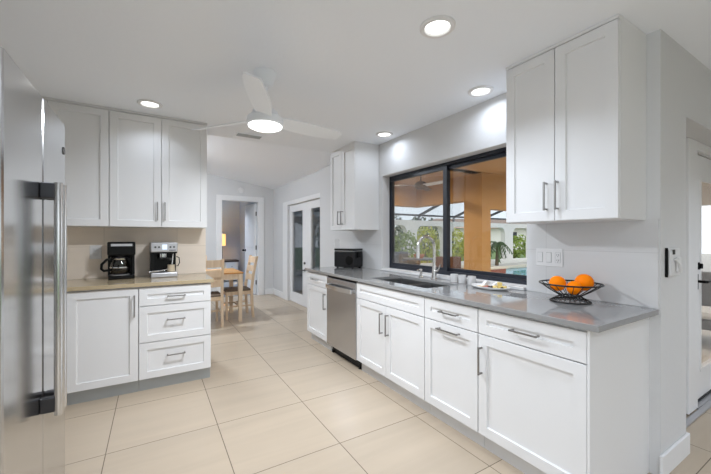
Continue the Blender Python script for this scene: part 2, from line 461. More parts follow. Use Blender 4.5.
struct(B().box(2.78, 4.8, .795, .832, .0005, .015, .004).box(3.53, 4.65, .832, .99, .0005, .015).build('trim_7', M['silver']), 'grey metal threshold of the patio door')

# kitchen window
w = sroot('window_1', (2.463, 0, 0), 'dark framed sliding window over the sink')
Y0, Y1, Z0, Z1 = 1.468, 3.285, .9405, 2.045
B().slab([Y0, Y0 + .03, Y1 - .015, Y1], [Z0, Z0 + .035, Z1 - .03, Z1], {(1, 1)}, 0, .066, 'YZX').build('window_frame', M['navy'], w)
for y0, y1, x in ((2.36, Y1 - .016, .006), (Y0 + .031, 2.40, .036)):
    sash = B().slab([y0, y0 + .05, y1 - .022, y1] if x < .02 else [y0, y0 + .022, y1 - .032, y1], [Z0 + .035, Z0 + .066, Z1 - .064, Z1 - .03], {(1, 1)}, x, x + .026, 'YZX').build('sash', M['navy'], w)
    B().box(x + .010, x + .016, y0 + .02, y1 - .02, Z0 + .06, Z1 - .06).build('window_pane', M['pane'], sash)
# unseen sliding glass doors behind the camera, added to give daylight
w2 = sroot('unseen_window_2', (0, -4.53, 0))
B().slab([-.4, -.34, 1.57, 1.63, 3.54, 3.6], [0, .08, 1.97, 2.05], {(1, 1), (3, 1)}, -.05, .05, 'XZY').build('window_frame', M['navy'], w2)
B().box(-.34, 1.57, -.004, .004, .08, 1.97).build('window_pane', M['pane'], w2)
B().box(1.63, 3.54, -.004, .004, .08, 1.97).build('window_pane', M['pane'], w2)

w3 = sroot('unseen_window_3', (-1.21, 0, 0))  # unseen glass doors in the left wall, added to bring in side daylight
B().slab([-2.9, -2.84, -1.08, -1.02, .74, .8], [0, .08, 2.02, 2.10], {(1, 1), (3, 1)}, -.05, .05, 'YZX').build('window_frame', M['navy'], w3)
for y0, y1 in ((-2.84, -1.08), (-1.02, .74)): B().box(-.004, .004, y0, y1, .08, 2.02).build('window_pane', M['pane'], w3)

# ------------------------------------------------------------------ cabinets
def handle(parent, x, z, length, vertical, m='pull', y=0.0):
    b = B(); L = length / 2; s = .0048; st = .028
    if vertical:
        b.box(x - s, x + s, y - st - .009, y - st, z - L, z + L, .0015)
        for q in (-L + .008, L - .008): b.box(x - s * .9, x + s * .9, y - st, y, z + q - s, z + q + s)
    else:
        b.box(x - L, x + L, y - st - .009, y - st, z - s, z + s, .0015)
        for q in (-L + .008, L - .008): b.box(x + q - s, x + q + s, y - st, y, z - s * .9, z + s * .9)
    return b.build('handle', M[m], parent)
G = .0022
def front(root, kind, x0, x1, z0, z1, hx=None, hz=None, hl=.17, vert=True, m='pull', rail=.058):
    o = B().shaker(x0 + G, x1 - G, z0 + G, z1 - G, rail=rail).build(kind, M['cab'], root)
    if hx is not None: handle(o, hx, hz, hl, vert, m)
    return o

def base_cab(loc, rz, w, label, hollow=False, top=.884, depth=.60, endpanel=False, toe_end=False):
    r = thing('base_cabinet', label, 'cabinet', loc, rz)
    b = B()
    if hollow:
        b.box(0, .018, .021, depth, .107, .884).box(w - .018, w, .021, depth, .107, .884).box(.018, w - .018, depth - .012, depth, .107, .884)
        b.box(.018, w - .018, .021, depth - .012, .107, .125).box(.018, w - .018, .021, .04, .82, .884)
    else: b.box(0, w, .021, depth, .107, .884 if rz else .895)
    if endpanel: b.box(w, w + .012, 0.0, depth + .035, .0, .884, .001)
    b.build('carcass', M['cab'], r)
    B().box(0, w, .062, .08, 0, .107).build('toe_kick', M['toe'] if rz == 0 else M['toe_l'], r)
    return r

# right run: local x runs toward the camera, front faces -X
RX, RZ = 1.696, R(-90)
def right_cab(y_far, y_near, label, **k): return base_cab((RX, y_far, 0), RZ, y_far - y_near, label, **k)
c = right_cab(4.025, 3.447, 'narrow white base cabinet at the far end left of the dishwasher', depth=.645); W = .578
front(c, 'drawer', 0, W, .722, .872, W / 2 - .02, .798, .17, False)
front(c, 'door', 0, W, .112, .72, W - .035, .568, .18, True)
c = right_cab(2.797, 1.841, 'white two-door sink base cabinet under the kitchen sink', hollow=True, depth=.645); W = .956
front(c, 'false_front', 0, W, .722, .872)
front(c, 'door', 0, W / 2 + .005, .112, .72, W / 2 - .045, .565, .18, True)
front(c, 'door', W / 2 + .005, W, .112, .72, W / 2 + .040, .565, .18, True)
c = right_cab(1.838, 1.369, 'white pull-out cabinet with two horizontal handles right of the sink base', depth=.645); W = .469
front(c, 'drawer', 0, W, .722, .872, .245, .800, .16, False)
front(c, 'pull_out_door', 0, W, .112, .72, .240, .680, .19, False)
c = right_cab(1.366, .766, 'white base cabinet nearest the camera under the orange basket', endpanel=True, depth=.645); W = .60
front(c, 'drawer', 0, W, .722, .872, .305, .798, .158, False)
front(c, 'door', 0, W, .112, .72, .028, .565, .168, True)

# dishwasher
dw = thing('dishwasher', 'stainless steel dishwasher between white base cabinets', 'dishwasher', (1.69, 3.444, 0), RZ)
W = .644
B().box(0.005, W - .005, .047, .62, .09, .88).box(.005, W - .005, .012, .05, .862, .884).build('tub', M['black'], dw)
dd = B().box(.004, W - .004, 0, .045, .105, .858, .004).build('door', M['steel_dw'], dw)
hb = B(); n = 16
pts = [(.045 + (W - .09) * i / n, -.035 - .022 * math.sin(PI * i / n)) for i in range(n + 1)]
for (xa, ya), (xb, yb) in zip(pts, pts[1:]):
    hb.prism([(xa, ya), (xb, yb), (xb, yb + .010), (xa, ya + .010)], .748, .792)
hb.box(.045, .062, -.030, 0, .750, .790, .002).box(W - .062, W - .045, -.030, 0, .750, .790, .002)
hb.build('handle', M['steel_h'], dd)
B().box(.01, W - .01, .075, .10, .0, .10).box(.02, .05, .06, .09, 0, .03).box(W - .05, W - .02, .06, .09, 0, .03).build('kick_plate', M['black'], dw)

# countertop with sink cut-out
ct = B().slab([1.671, 1.80, 2.19, 2.352], [.709, 1.93, 2.72, 4.046], {(1, 1)}, .885, .915, 'XYZ')
o = ct.build('countertop', M['quartz'])
bv = o.modifiers.new('bevel', 'BEVEL'); bv.width = .003; bv.segments = 2; bv.limit_method = 'ANGLE'
tag(o, 'long glossy grey quartz countertop with sink cut-out under the window', 'countertop')

# sink
sk = thing('kitchen_sink', 'undermount stainless double bowl sink set in the grey countertop', 'sink', (0, 0, 0))
def bowl(y0, y1, zb):
    b = B(); x0, x1 = 1.802, 2.188; t = .004
    rings = []
    for ins, z in ((-.012, .8835), (0.0, .8835), (.004, .80), (.02, zb + .012), (.045, zb)):
        rings.append([b.bm.verts.new(p) for p in ((x0 + ins, y0 + ins, z), (x1 - ins, y0 + ins, z), (x1 - ins, y1 - ins, z), (x0 + ins, y1 - ins, z))])
    for A, C_ in zip(rings, rings[1:]):
        for i in range(4): b.bm.faces.new((A[i], A[(i + 1) % 4], C_[(i + 1) % 4], C_[i]))
    b.bm.faces.new(rings[-1])
    o = b.build('basin', M['sink'], sk)
    md = o.modifiers.new('thick', 'SOLIDIFY'); md.thickness = .003; md.offset = -1
    B().lathe([(0, zb + .002), (.02, zb + .002), (.042, zb + .004), (.046, zb + .001), (.046, zb - .02), (0, zb - .02)], 24, ((x0 + x1) / 2, (y0 + y1) / 2, 0)).build('drain', M['chrome'], o, True)
bowl(1.944, 2.275, .68); bowl(2.325, 2.706, .68)
B().box(1.805, 2.185, 2.288, 2.312, .858, .872, .004).build('divider', M['chrome'], sk)

# faucet
fz = .9155
f = thing('faucet', 'brushed nickel gooseneck faucet standing behind the sink', 'faucet', (2.262, 2.32, fz))
B().lathe([(0, 0), (.030, 0), (.030, .006), (.024, .012), (.021, .06), (.019, .10), (.0165, .13), (0, .13)], 24).build('base', M['chrome'], f, True)
pts = [(0, 0, .12), (0, 0, .20), (0, 0, .29)]
rr = .10
for i in range(1, 17):
    a = PI * i / 16 * 1.04
    pts.append((-rr + rr * math.cos(a), 0, .30 + rr * math.sin(a)))
B().tube(pts, .0142, 14).build('spout', M['chrome'], f, True)
e = Vector(pts[-1])
B().tube([e + Vector((.001, 0, .01)), e + Vector((-.001, 0, -.03)), e + Vector((-.003, 0, -.085))], [.0155, .017, .0195], 16).build('spray_head', M['chrome'], f, True)
B().cyl((0, -.015, .075), (0, -.04, .078), .012, n=14).tube([(0, -.038, .078), (.004, -.055, .10), (.008, -.075, .145)], [.008, .007, .006]).build('lever_handle', M['chrome'], f, True)
s_ = thing('soap_dispenser', 'short nickel soap dispenser pump left of the faucet', 'soap dispenser', (2.262, 2.50, fz))
B().lathe([(0, 0), (.022, 0), (.022, .006), (.013, .012), (.012, .045), (.007, .05), (.007, .065), (0, .065)], 20).build('base', M['chrome'], s_, True)
B().lathe([(0, .06), (.013, .06), (.014, .075), (.010, .082), (0, .083)], 20).tube([(0, 0, .072), (-.03, 0, .076), (-.062, 0, .066)], [.008, .007, .005]).build('pump_head', M['chrome'], s_, True)

# left base run (front faces -Y): local axes equal world axes
LY = 3.326
c = base_cab((-.105, LY, 0), 0, .558, 'white base cabinet of three stacked drawers beside the dining doorway')
W = .558
front(c, 'drawer', 0, W, .728, .884, .278, .802, .145, False)
front(c, 'drawer', 0, W, .42, .726, .275, .60, .145, False)
front(c, 'drawer', 0, W, .112, .418, .275, .295, .145, False)
c = base_cab((-.572, LY, 0), 0, .465, 'white one-door base cabinet between refrigerator and drawers')
front(c, 'door', 0, .465, .112, .884, .437, .74, .18, True)
c = base_cab((-1.115, LY, 0), 0, .541, 'white base cabinet mostly hidden behind the refrigerator')
front(c, 'door', 0, .541, .112, .884, .50, .74, .18, True)
o = B().box(-1.117, .474, 3.304, 3.939, .8955, .927, .003).build('countertop', M['quartz_tan'])
tag(o, 'tan quartz countertop holding the two coffee makers', 'countertop')

# upper cabinets
def upper(loc, rz, w, z0, label, depth=.33, crown=True):
    r = thing('wall_cabinet', label, 'cabinet', loc, rz)
    B().box(0, w, .021, depth, z0, 2.42).box(0, w, .021, depth, 2.42, 2.4385).build('carcass', M['cab'], r)
    B().box(0, w, .0, .021, 2.4205, 2.4385).build('crown_strip', M['cab'], r)
    return r
UZ = 1.402
c = upper((-.330, 3.601, 0), 0, .786, UZ, 'white two-door wall cabinet above the coffee makers', .338)
front(c, 'door', 0, .394, UZ, 2.418, .394 - .032, 1.548, .17, True)
front(c, 'door', .394, .786, UZ, 2.418, .394 + .028, 1.548, .17, True)
c = upper((-.733, 3.601, 0), 0, .402, UZ, 'white one-door wall cabinet above the countertop beside the refrigerator', .338)
front(c, 'door', 0, .402, UZ, 2.418, .03, 1.548, .17, True)
c = upper((-1.115, 3.601, 0), 0, .381, UZ, 'white wall cabinet in the corner above the refrigerator top', .338)
front(c, 'door', 0, .381, UZ, 2.418, .03, 1.548, .17, True)
c = upper((2.016, 1.400, 0), RZ, .634, UZ, 'white two-door wall cabinet above the basket of oranges', .343)
front(c, 'door', 0, .317, UZ, 2.418, .317 - .045, 1.550, .17, True)
front(c, 'door', .317, .634, UZ, 2.418, .317 + .020, 1.550, .17, True)
c = upper((2.016, 3.995, 0), RZ, .628, UZ, 'white two-door wall cabinet above the black ice maker', .343)
front(c, 'door', 0, .314, UZ, 2.418, .262, 1.552, .17, True)
front(c, 'door', .314, .628, UZ, 2.418, .345, 1.552, .17, True)

# ------------------------------------------------------------------ refrigerator
fr = thing('refrigerator', 'tall stainless side by side refrigerator at the left edge', 'refrigerator', (-.33, 0, 0))
FY0, FYS, FY1, FT = 1.197, 1.562, 1.912, 1.79
B().box(-.78, -.062, FY0 + .004, FY1 - .004, .03, 1.775, .004).box(-.72, -.09, FY0 + .03, FY1 - .03, 0, .03).build('body', M['fridge_side'], fr)
def fdoor(y0, y1, hy, bulge0, bulge1):
    b = B(); n = 14; prof = []
    for i in range(n + 1):
        t = i / n; y = y0 + (y1 - y0) * t
        x = 0.0
        e0, e1 = (y - y0), (y1 - y)
        r0, r1 = .012, .012
        if e0 < r0: x -= bulge0 * (1 - e0 / r0) ** 2
        if e1 < r1: x -= bulge1 * (1 - e1 / r1) ** 2
        prof.append((x, y))
    prof2 = [(0 - .010, y0), (-.003, y0 + .003), (0, y0 + .010)]
    m = 12
    for i in range(1, m):
        y = y0 + .010 + (y1 - y0 - .02) * i / m
        prof2.append((0.0, y))
    prof2 += [(0, y1 - .010), (-.003, y1 - .003), (-.010, y1), (-.058, y1), (-.058, y0)]
    b.prism(prof2, .07, FT, 'XYZ')
    o = b.build('door', M['steel'], fr)
    hb = B().cyl((.047, hy, .69), (.047, hy, 1.494), .0125, n=18)
    hbar = hb.build('handle', M['steel_h'], o, True)
    for z0, z1 in ((1.438, 1.492), (.703, .756)):
        B().box(.0, .040, hy - .011, hy + .011, z0, z1, .004).build('handle_bracket', M['steel_dark'], o)
    return o
d1 = fdoor(FY0, FYS - .002, FYS - .030, .01, .01)
B().box(-.057, -.006, FY0 - .002, FY0 - .0002, .08, FT - .006).build('door_edge', M['fridge_side'], d1)
d2 = fdoor(FYS + .002, FY1, FYS + .030, .01, .03)
B().box(-.05, -.01, FY0 + .05, FY1 - .05, .02, .065).build('grille', M['steel_dark'], fr)
B().cyl((-.001, 1.875, 1.675), (.003, 1.875, 1.675), .016, n=20).build('badge', M['pull_dark'], d2, True)

# ------------------------------------------------------------------ counter appliances, left
cm = thing('coffee_maker', 'black drip coffee maker with glass carafe on the tan countertop', 'coffee maker', (-.262, 3.80, .9275), R(6))
b = B().box(-.095, .105, -.10, .10, 0, .035, .008).box(-.095, .105, .02, .10, .03, .335, .008).box(-.10, .11, -.105, .10, .215, .338, .01)
b.box(.082, .106, -.06, .05, .03, .22, .004).box(-.09, .095, -.112, -.10, .29, .300, .002)
b.build('body', M['black'], cm)
B().box(-.075, .085, -.1085, -.104, .298, .322, .002).build('trim_band', M['silver'], cm)
B().cyl((-.005, -.035, .035), (-.005, -.035, .040), .075, n=28).build('warming_plate', M['silver'], cm, True)
B().lathe([(.045, .225), (.07, .205), (.078, .19)], 28, (-.005, -.035, 0)).build('filter_basket', M['black_g'], cm, True)
cf = B().lathe([(0, .042), (.060, .042), (.074, .06), (.077, .10), (.068, .15), (.052, .178), (.054, .19)], 28, (-.005, -.035, 0)).build('carafe', M['carafe'], cm, True)
B().lathe([(0, .043), (.058, .043), (.071, .06), (.073, .075), (0, .075)], 28, (-.005, -.035, 0)).build('coffee', M['coffee'], cf, True)
B().lathe([(.0775, .10), (.079, .104), (.0775, .112)], 28, (-.005, -.035, 0)).lathe([(.055, .176), (.058, .18), (.058, .196), (0, .198)], 28, (-.005, -.035, 0)).build('carafe_lid', M['steel_h'], cf, True)
B().tube([(-.058, -.055, .185), (-.105, -.075, .180), (-.140, -.085, .140), (-.143, -.085, .10), (-.125, -.08, .082), (-.075, -.06, .085)], .011, 10).build('carafe_handle', M['black'], cf, True)

em = thing('espresso_machine', 'black and silver espresso machine right of the drip coffee maker', 'espresso machine', (.083, 3.80, .9275), R(3))
B().box(-.11, .11, .00, .11, .03, .33, .006).box(-.112, -.085, -.11, .02, .05, .235, .003).box(-.11, .11, -.11, .11, .225, .245, .003).build('body', M['black'], em)
B().box(-.112, .112, -.128, .10, .240, .332, .008).build('control_head', M['silver'], em)
B().box(-.018, .022, -.130, -.126, .265, .312, .001).build('display', M['screen'], em)
for x in (-.075, -.045, .05, .08): B().cyl((x, -.127, .288), (x, -.132, .288), .009, n=14).build('button', M['pull_dark'], em)
B().box(.04, .095, -.130, -.126, .254, .262, .001).build('name_strip', M['pull_dark'], em)
B().cyl((-.012, -.045, .19), (-.012, -.045, .228), .038, n=24).build('group_head', M['steel_h'], em, True)
B().cyl((-.012, -.045, .172), (-.012, -.045, .190), .034, n=24).tube([(-.012, -.07, .180), (.02, -.12, .178), (.05, -.155, .172)], [.008, .011, .012]).build('portafilter', M['pull_dark'], em, True)
B().tube([(.078, -.06, .228), (.074, -.07, .17), (.066, -.085, .115)], .006).build('steam_wand', M['chrome'], em, True)
B().box(-.112, .112, -.135, .11, 0, .045, .008).build('drip_tray', M['silver'], em)
B().lathe([(0, .048), (.032, .048), (.034, .055), (.030, .105), (.033, .115), (.030, .115), (.027, .105), (.030, .056), (0, .054)], 20, (.06, -.085, 0)).build('milk_cup', M['cream'], em, True)
B().tube([(.112, -.02, .19), (.135, -.02, .18), (.140, -.02, .13), (.125, -.02, .095), (.112, -.02, .10)], .0045).build('water_hose', M['black'], em, True)
B().tube([(.03, -.10, .075), (-.03, -.125, .066), (-.13, -.15, .058)], [.006, .006, .009]).build('spoon', M['steel_h'], em, True)

def plate_outlet(name, label, cat, loc, rz, gangs, w, h, kinds):
    r = thing(name, label, cat, loc, rz)
    B().box(-w / 2, w / 2, -.006, 0, -h / 2, h / 2, .002).build('wall_plate', M['white_p'], r)
    for i in range(gangs):
        x = -w / 2 + w * (i + .5) / gangs
        B().box(x - .0185, x + .0185, -.0066, -.0058, -.0355, .0355).build('gap', M['toe'], r)
        if kinds[i] == 's':
            B().box(x - .0165, x + .0165, -.010, -.006, -.033, .033, .0015).build('rocker', M['white_p'], r)
        else:
            ok = B().box(x - .0165, x + .0165, -.008, -.006, -.034, .034, .001).build('receptacle', M['white_p'], r)
            sl = B()
            for z in (-.018, .018):
                for q in (-.006, .006): sl.box(x + q - .0012, x + q + .0012, -.0086, -.008, z - .004, z + .006)
                sl.cyl((x, -.0086, z - .010), (x, -.008, z - .010), .0025, n=10)
            sl.build('slot', M['hole'], ok)
    return r
plate_outlet('wall_outlet', 'white wall outlet on the beige backsplash left of the coffee maker', 'outlet', (-.463, 3.94, 1.17), 0, 1, .088, .128, 'o')
plate_outlet('switch_plate', 'white three-gang switch and outlet plate on the grey backsplash', 'switch plate', (2.352, 1.298, 1.168), RZ, 3, .182, .122, 'sso')

# controller on the wall end
tc = thing('wall_control', 'small white wall control plate on the grey wall end', 'wall control', (2.515, .705, 1.165), 0)
B().box(-.090, .098, -.012, 0, -.078, .080, .004).build('back_plate', M['white_p'], tc)
B().box(-.0965, -.0905, -.014, -.001, -.080, .082, .002).build('edge_shadow', M['black'], tc)  # black strip in place of the shadow along the plate's left edge
B().box(-.085, -.030, -.020, -.012, -.070, .070, .006).build('handset', M['white_p'], tc)
B().box(-.050, -.015, -.022, -.020, .045, .072, .001).build('socket', M['hole'], tc)
B().box(.02, .075, -.026, -.012, -.055, .03, .008).tube([(-.01, -.02, .02), (.02, -.034, -.01), (.045, -.03, -.05)], .007).build('hook', M['white_p'], tc)

# ------------------------------------------------------------------ things on the right countertop
CZ = .9155
im = thing('ice_maker', 'black countertop ice maker at the far end of the grey countertop', 'ice maker', (2.192, 3.815, CZ), R(-64))
b = B(); 
b.box(-.155, .155, -.115, .115, .01, .215, .018, seg=3)
for i in range(7): b.box(-.145 + i * .022, -.135 + i * .022, -.118, -.110, .02, .20, .003)
b.build('body', M['charcoal'], im)
B().box(-.158, .158, -.118, .118, .214, .224, .003).build('trim_band', M['steel_h'], im)
B().box(-.155, .155, -.115, .115, .224, .250, .012, seg=3).build('lid', M['black_g'], im)
rg = B()
for k in range(4): rg.lathe([(.012 + k * .013, -.1185), (.018 + k * .013, -.1185)], 24, T=Matrix.Translation((.09, 0, .10)) @ Matrix.Rotation(R(90), 4, 'X') @ Matrix.Translation((0, 0, .2355)))
rg.cyl((.09, -.1145, .10), (.09, -.119, .10), .058, n=28).build('vent', M['black'], im, True)
for x in (-.12, .12):
    for y in (-.08, .08): B().cyl((x, y, 0), (x, y, .012), .014, n=12).build('foot', M['black'], im)
B().box(.155, .178, -.05, .03, .13, .21, .010).build('side_knob', M['black'], im)
pw = B().box(-.03, .03, -.010, 0, 0, .37, .004).build('cutting_board', M['napkin'])
tag(pw, 'thin white board leaning behind the black ice maker', 'board', loc=(2.125, 4.015, CZ)); pw.rotation_euler = (R(-2), 0, R(-30))

# three small glasses
def make_glass(loc, label):
    o = B().lathe([(0, 0), (.030, 0), (.033, .004), (.034, .07), (.0315, .07), (.030, .012), (0, .010)], 24).build('drinking_glass', M['glassware'], None, True)
    tag(o, label, 'glass', 'small glasses by the window', loc); return o
gl = make_glass((2.262, 2.075, CZ), 'small clear glass closest to the faucet')
for lc, lb in (((2.262, 1.985, CZ), 'middle one of three small clear glasses on the countertop'), ((2.262, 1.885, CZ), 'small clear glass closest to the snack platter')):
    q = gl.copy(); COL.objects.link(q); q.location = lc; q['label'] = lb

# platter and snacks
pl = thing('platter', 'oval white platter of snacks on the countertop under the window', 'platter', (2.205, 1.665, CZ), R(-90))
S2 = Matrix.Diagonal((1.0, .62, 1, 1))
B().lathe([(0, .004), (.115, .004), (.150, .014), (.158, .022), (.160, .020), (.152, .010), (.118, 0), (0, 0)], 40, T=S2).build('dish', M['porcelain'], pl, True)
def put(o, x, y, z, rz, label, cat, group=None):
    o.location = (2.205 + y, 1.665 - x, CZ + z); o.rotation_euler = (0, 0, rz)
    return tag(o, label, cat, group)
ZP = .0045
def item_loop(make, spots, label, cat, group):
    first = None
    for i, (x, y, z, rz) in enumerate(spots):
        o = make() if first is None else first.copy()
        if first is None: first = o
        else: COL.objects.link(o)
        put(o, x, y, z, rz, label, cat, group)
item_loop(lambda: B().box(-.014, .014, -.014, .014, 0, .026, .003).build('cheese_cube', M['cheese']),
          [(.06, -.02, ZP, .2), (.095, -.015, ZP, .7), (.075, .022, ZP, 1.1), (.108, .02, ZP, .3), (.082, -.052, ZP, .5), (.083, .0, .031, .9)], 'yellow cheese cube heaped on the right end of the platter', 'cheese', 'cheese cubes on the platter')
item_loop(lambda: B().cyl((0, 0, 0), (0, 0, .006), .022, n=24).build('salami_slice', M['salami']),
          [(-.02, -.04, ZP, 0), (-.005, -.035, .011, 0), (-.03, -.005, ZP, 0), (-.018, .0, .011, 0), (.01, .02, ZP, 0)], 'dark red salami slice in the middle of the platter', 'salami', 'salami slices on the platter')
item_loop(lambda: B().sphere((0, 0, .011), .011, 1, 1.15, 1, 16, 10).build('olive', M['olive'], None, True),
          [(.026, -.045, ZP, 0), (.028, -.015, ZP, .4), (.045, .045, ZP, .8), (.115, -.018, ZP, .2)], 'small black olive on the snack platter', 'olive', 'olives on the platter')
item_loop(lambda: B().cyl((0, 0, 0), (0, 0, .005), .024, n=20).build('cracker', M['cracker']),
          [(-.075, -.035, ZP, 0), (-.065, -.03, .010, 0), (-.075, .03, ZP, 0), (-.058, .025, .010, 0)], 'round pale cracker at the left end of the platter', 'cracker', 'crackers on the platter')
def napkin():
    b = B(); b.prism([(-.045, 0), (.045, 0), (.040, .030), (.0, .044), (-.036, .026)], -.012, .012, 'XZY'); return b.build('napkin', M['napkin'])
put(napkin(), .02, .06, ZP + .002, -.3, 'white folded paper napkin behind the salami slices', 'napkin')
put(napkin(), -.075, .048, ZP, .15, 'white folded paper napkin at the back left of the platter', 'napkin')

# wire basket and oranges
wb = thing('wire_basket', 'black wire fruit basket on the grey countertop', 'basket', (2.175, 1.075, CZ))
def ringpts(r, z, n=40): return [(r * math.cos(2 * PI * i / n), r * math.sin(2 * PI * i / n), z) for i in range(n)]
B().tube(ringpts(.165, .110), .0048, 8, True).build('rim', M['wire'], wb, True)
b = B()
for r_, z_ in ((.056, .036),): b.tube(ringpts(r_, z_), .004, 8, True)
for i in range(22):
    a = 2 * PI * i / 22; ca, sa = math.cos(a), math.sin(a)
    b.tube([(.165 * ca, .165 * sa, .110), (.110 * ca, .110 * sa, .070), (.056 * ca, .056 * sa, .036)], .0021, 6)
b.tube([(.056, 0, .036), (0, 0, .036), (-.056, 0, .036)], .0025, 6).tube([(0, .056, .036), (0, -.056, .036)], .0025, 6)
b.build('bowl_wires', M['wire'], wb, True)
b = B().tube(ringpts(.106, .0045), .0045, 8, True)
for i in range(22):
    a = 2 * PI * (i + .5) / 22; ca, sa = math.cos(a), math.sin(a)
    b.tube([(.054 * ca, .054 * sa, .036), (.106 * ca, .106 * sa, .0045)], .0021, 6)
b.build('foot_ring', M['wire'], wb, True)
# camera-right direction is roughly (.857,-.516); depth (.516,.857)
def orange(loc, r, label):
    o = B().sphere((0, 0, 0), r, 1, 1, .95, 32, 20).build('orange', M['orange'], None, True)
    B().cyl((0, 0, r * .93), (0, 0, r * .965), r * .10, n=10).build('stem_end', M['stem'], o)
    o.rotation_euler = (R(rnd.uniform(-40, 40)), R(rnd.uniform(100, 160)), 0)
    return tag(o, label, 'orange', 'oranges in the wire basket', loc)
ox, oy, oz = 2.175, 1.075, CZ
orange((ox - .066, oy + .040, oz + .110), .046, 'leftmost orange of the three in the wire basket')
orange((ox + .073, oy - .044, oz + .116), .051, 'largest and rightmost orange in the wire basket')
orange((ox - .030, oy - .037, oz + .090), .041, 'middle orange sitting lowest in the wire basket')

# ------------------------------------------------------------------ ceiling fixtures
def can_light(x, y, label, watt, group='recessed ceiling lights', z=2.44, color=None, spread=125):
    r = thing('recessed_light', label, 'ceiling light', (x, y, z), 0, group)
    B().lathe([(.063, -.003), (.069, -.012), (.087, -.013), (.094, -.007), (.094, -.0005), (.063, -.0005)], 36).build('trim_ring', M['trim'], r, True)
    B().lathe([(0, -.0025), (.063, -.0025), (.063, -.0008), (0, -.0008)], 36).build('lens', M['lens'], r, True)
    L = bpy.data.lights.new('can_lamp', 'AREA'); L.shape = 'DISK'; L.size = .12; L.energy = watt; L.spread = R(spread); L.color = color or LAMP
    lo = bpy.data.objects.new('can_lamp', L); COL.objects.link(lo); lo.parent = r; lo.location = (0, 0, -.008)
    return r
can_light(-.025, 3.33, 'recessed light over the left wall cabinets', CAN_W * .15)
can_light(1.309, 1.318, 'recessed light highest in the picture, right of the fan', CAN_W * .7)
can_light(2.165, 1.72, 'recessed light by the wall next to the right wall cabinet', CAN_W * .24, spread=160)
can_light(2.165, 2.98, 'recessed light by the far wall cabinet', CAN_W * .19, spread=160)
for x, y, k, sp_, l in ((-.2, .75, .5, 150, 'unseen fill light beside the camera in front of the refrigerator'), (.6, -.9, 1.4, 170, 'unseen fill light behind the camera in the middle of the room'),
                        (-.5, -1.6, 1.4, 170, 'unseen fill light behind the camera by the left glass doors'), (3.6, -.4, 1.25, 125, 'unseen fill light behind the camera in front of the patio door'),
                        (.35, -3.2, 1.25, 150, 'unseen fill light farthest behind the camera on the left'), (2.6, -2.6, 1.25, 150, 'unseen fill light farthest behind the camera on the right')):
    can_light(x, y, l, CAN_W * k, spread=sp_)  # cans out of view, added to brighten the kitchen

fan = thing('ceiling_fan', 'white three-blade ceiling fan with lit lamp over the kitchen', 'ceiling fan', (.66, 2.30, 2.44))
B().lathe([(0, -.0005), (.078, -.0005), (.078, -.012), (.066, -.04), (.048, -.088), (.040, -.094), (0, -.094)], 32).build('canopy', M['ceil'], fan, True)
B().cyl((0, 0, -.27), (0, 0, -.09), .014, n=16).cyl((0, 0, -.115), (0, 0, -.093), .022, n=16).build('downrod', M['ceil'], fan, True)
B().lathe([(0, -.255), (.06, -.255), (.085, -.270), (.088, -.292), (.075, -.298), (.075, -.305), (.118, -.312), (.122, -.325), (.122, -.358), (.115, -.366), (0, -.366)], 40).build('motor_housing', M['ceil'], fan, True)
B().lathe([(.112, -.3665), (.112, -.374), (.09, -.384), (.05, -.391), (0, -.393)], 40).build('light_lens', M['lens'], fan, True)
L = bpy.data.lights.new('fan_lamp', 'AREA'); L.shape = 'DISK'; L.size = .2; L.energy = FAN_W; L.spread = R(178); L.color = (.92, .975, 1.05)
lo = bpy.data.objects.new('fan_lamp', L); COL.objects.link(lo); lo.parent = fan; lo.location = (0, 0, -.398)
def blade(ang):
    b = B(); n = 16; T = Matrix.Rotation(R(ang), 4, 'Z') @ Matrix.Translation((0, 0, -.318)) @ Matrix.Rotation(R(-18), 4, 'X')
    up, lo_ = [], []
    for i in range(n + 1):
        t = i / n; x = .085 + .545 * t
        wl = .052 + .020 * math.sin(PI * min(1, t * 1.1)); wr = .055 + .012 * math.sin(PI * t)
        if t > .93: wl *= 1 - (t - .93) * 2.0; wr *= 1 - (t - .93) * 4.5
        for lst, z in ((up, .004), (lo_, -.004)):
            lst.append((b.bm.verts.new((x, wl, z)), b.bm.verts.new((x, -wr, z))))
    for i in range(n):
        b.bm.faces.new((up[i][0], up[i + 1][0], up[i + 1][1], up[i][1]))
        b.bm.faces.new((lo_[i][0], lo_[i][1], lo_[i + 1][1], lo_[i + 1][0]))
        for k in (0, 1): b.bm.faces.new((up[i][k], up[i + 1][k], lo_[i + 1][k], lo_[i][k]))
    for i in (0, n): b.bm.faces.new((up[i][0], up[i][1], lo_[i][1], lo_[i][0]))
    for v in b.bm.verts: v.co = T @ v.co
    return b.build('blade', M['ceil'], fan)
for a in (248, 8, 128): blade(a)

vt = thing('ceiling_vent', 'grey air vent grille in the ceiling beyond the fan', 'vent', (.91, 3.80, 2.44))
B().slab([-.15, -.13, .13, .15], [-.075, -.055, .055, .075], {(1, 1)}, -.008, -.0005, 'XYZ').build('frame', M['ceil'], vt)
b = B()
for i in range(7): b.box(-.13, .13, -.006, .006, -.008, -.0065, T=Matrix.Translation((0, -.048 + i * .016, 0)) @ Matrix.Rotation(R(0), 4, 'X'))
b.build('slat', M['toe'], vt)
B().box(-.13, .13, -.055, .055, -.002, -.0006).build('backing', M['hole'], vt)
sd = thing('smoke_detector', 'round white smoke detector above the bedroom doorway', 'smoke detector', (1.667, 7.70, 2.36))
B().lathe([(0, .0), (.062, .0), (.065, .01), (.060, .026), (.03, .034), (0, .034)], 28, T=Matrix.Rotation(R(90), 4, 'X')).build('case', M['white_p'], sd, True)

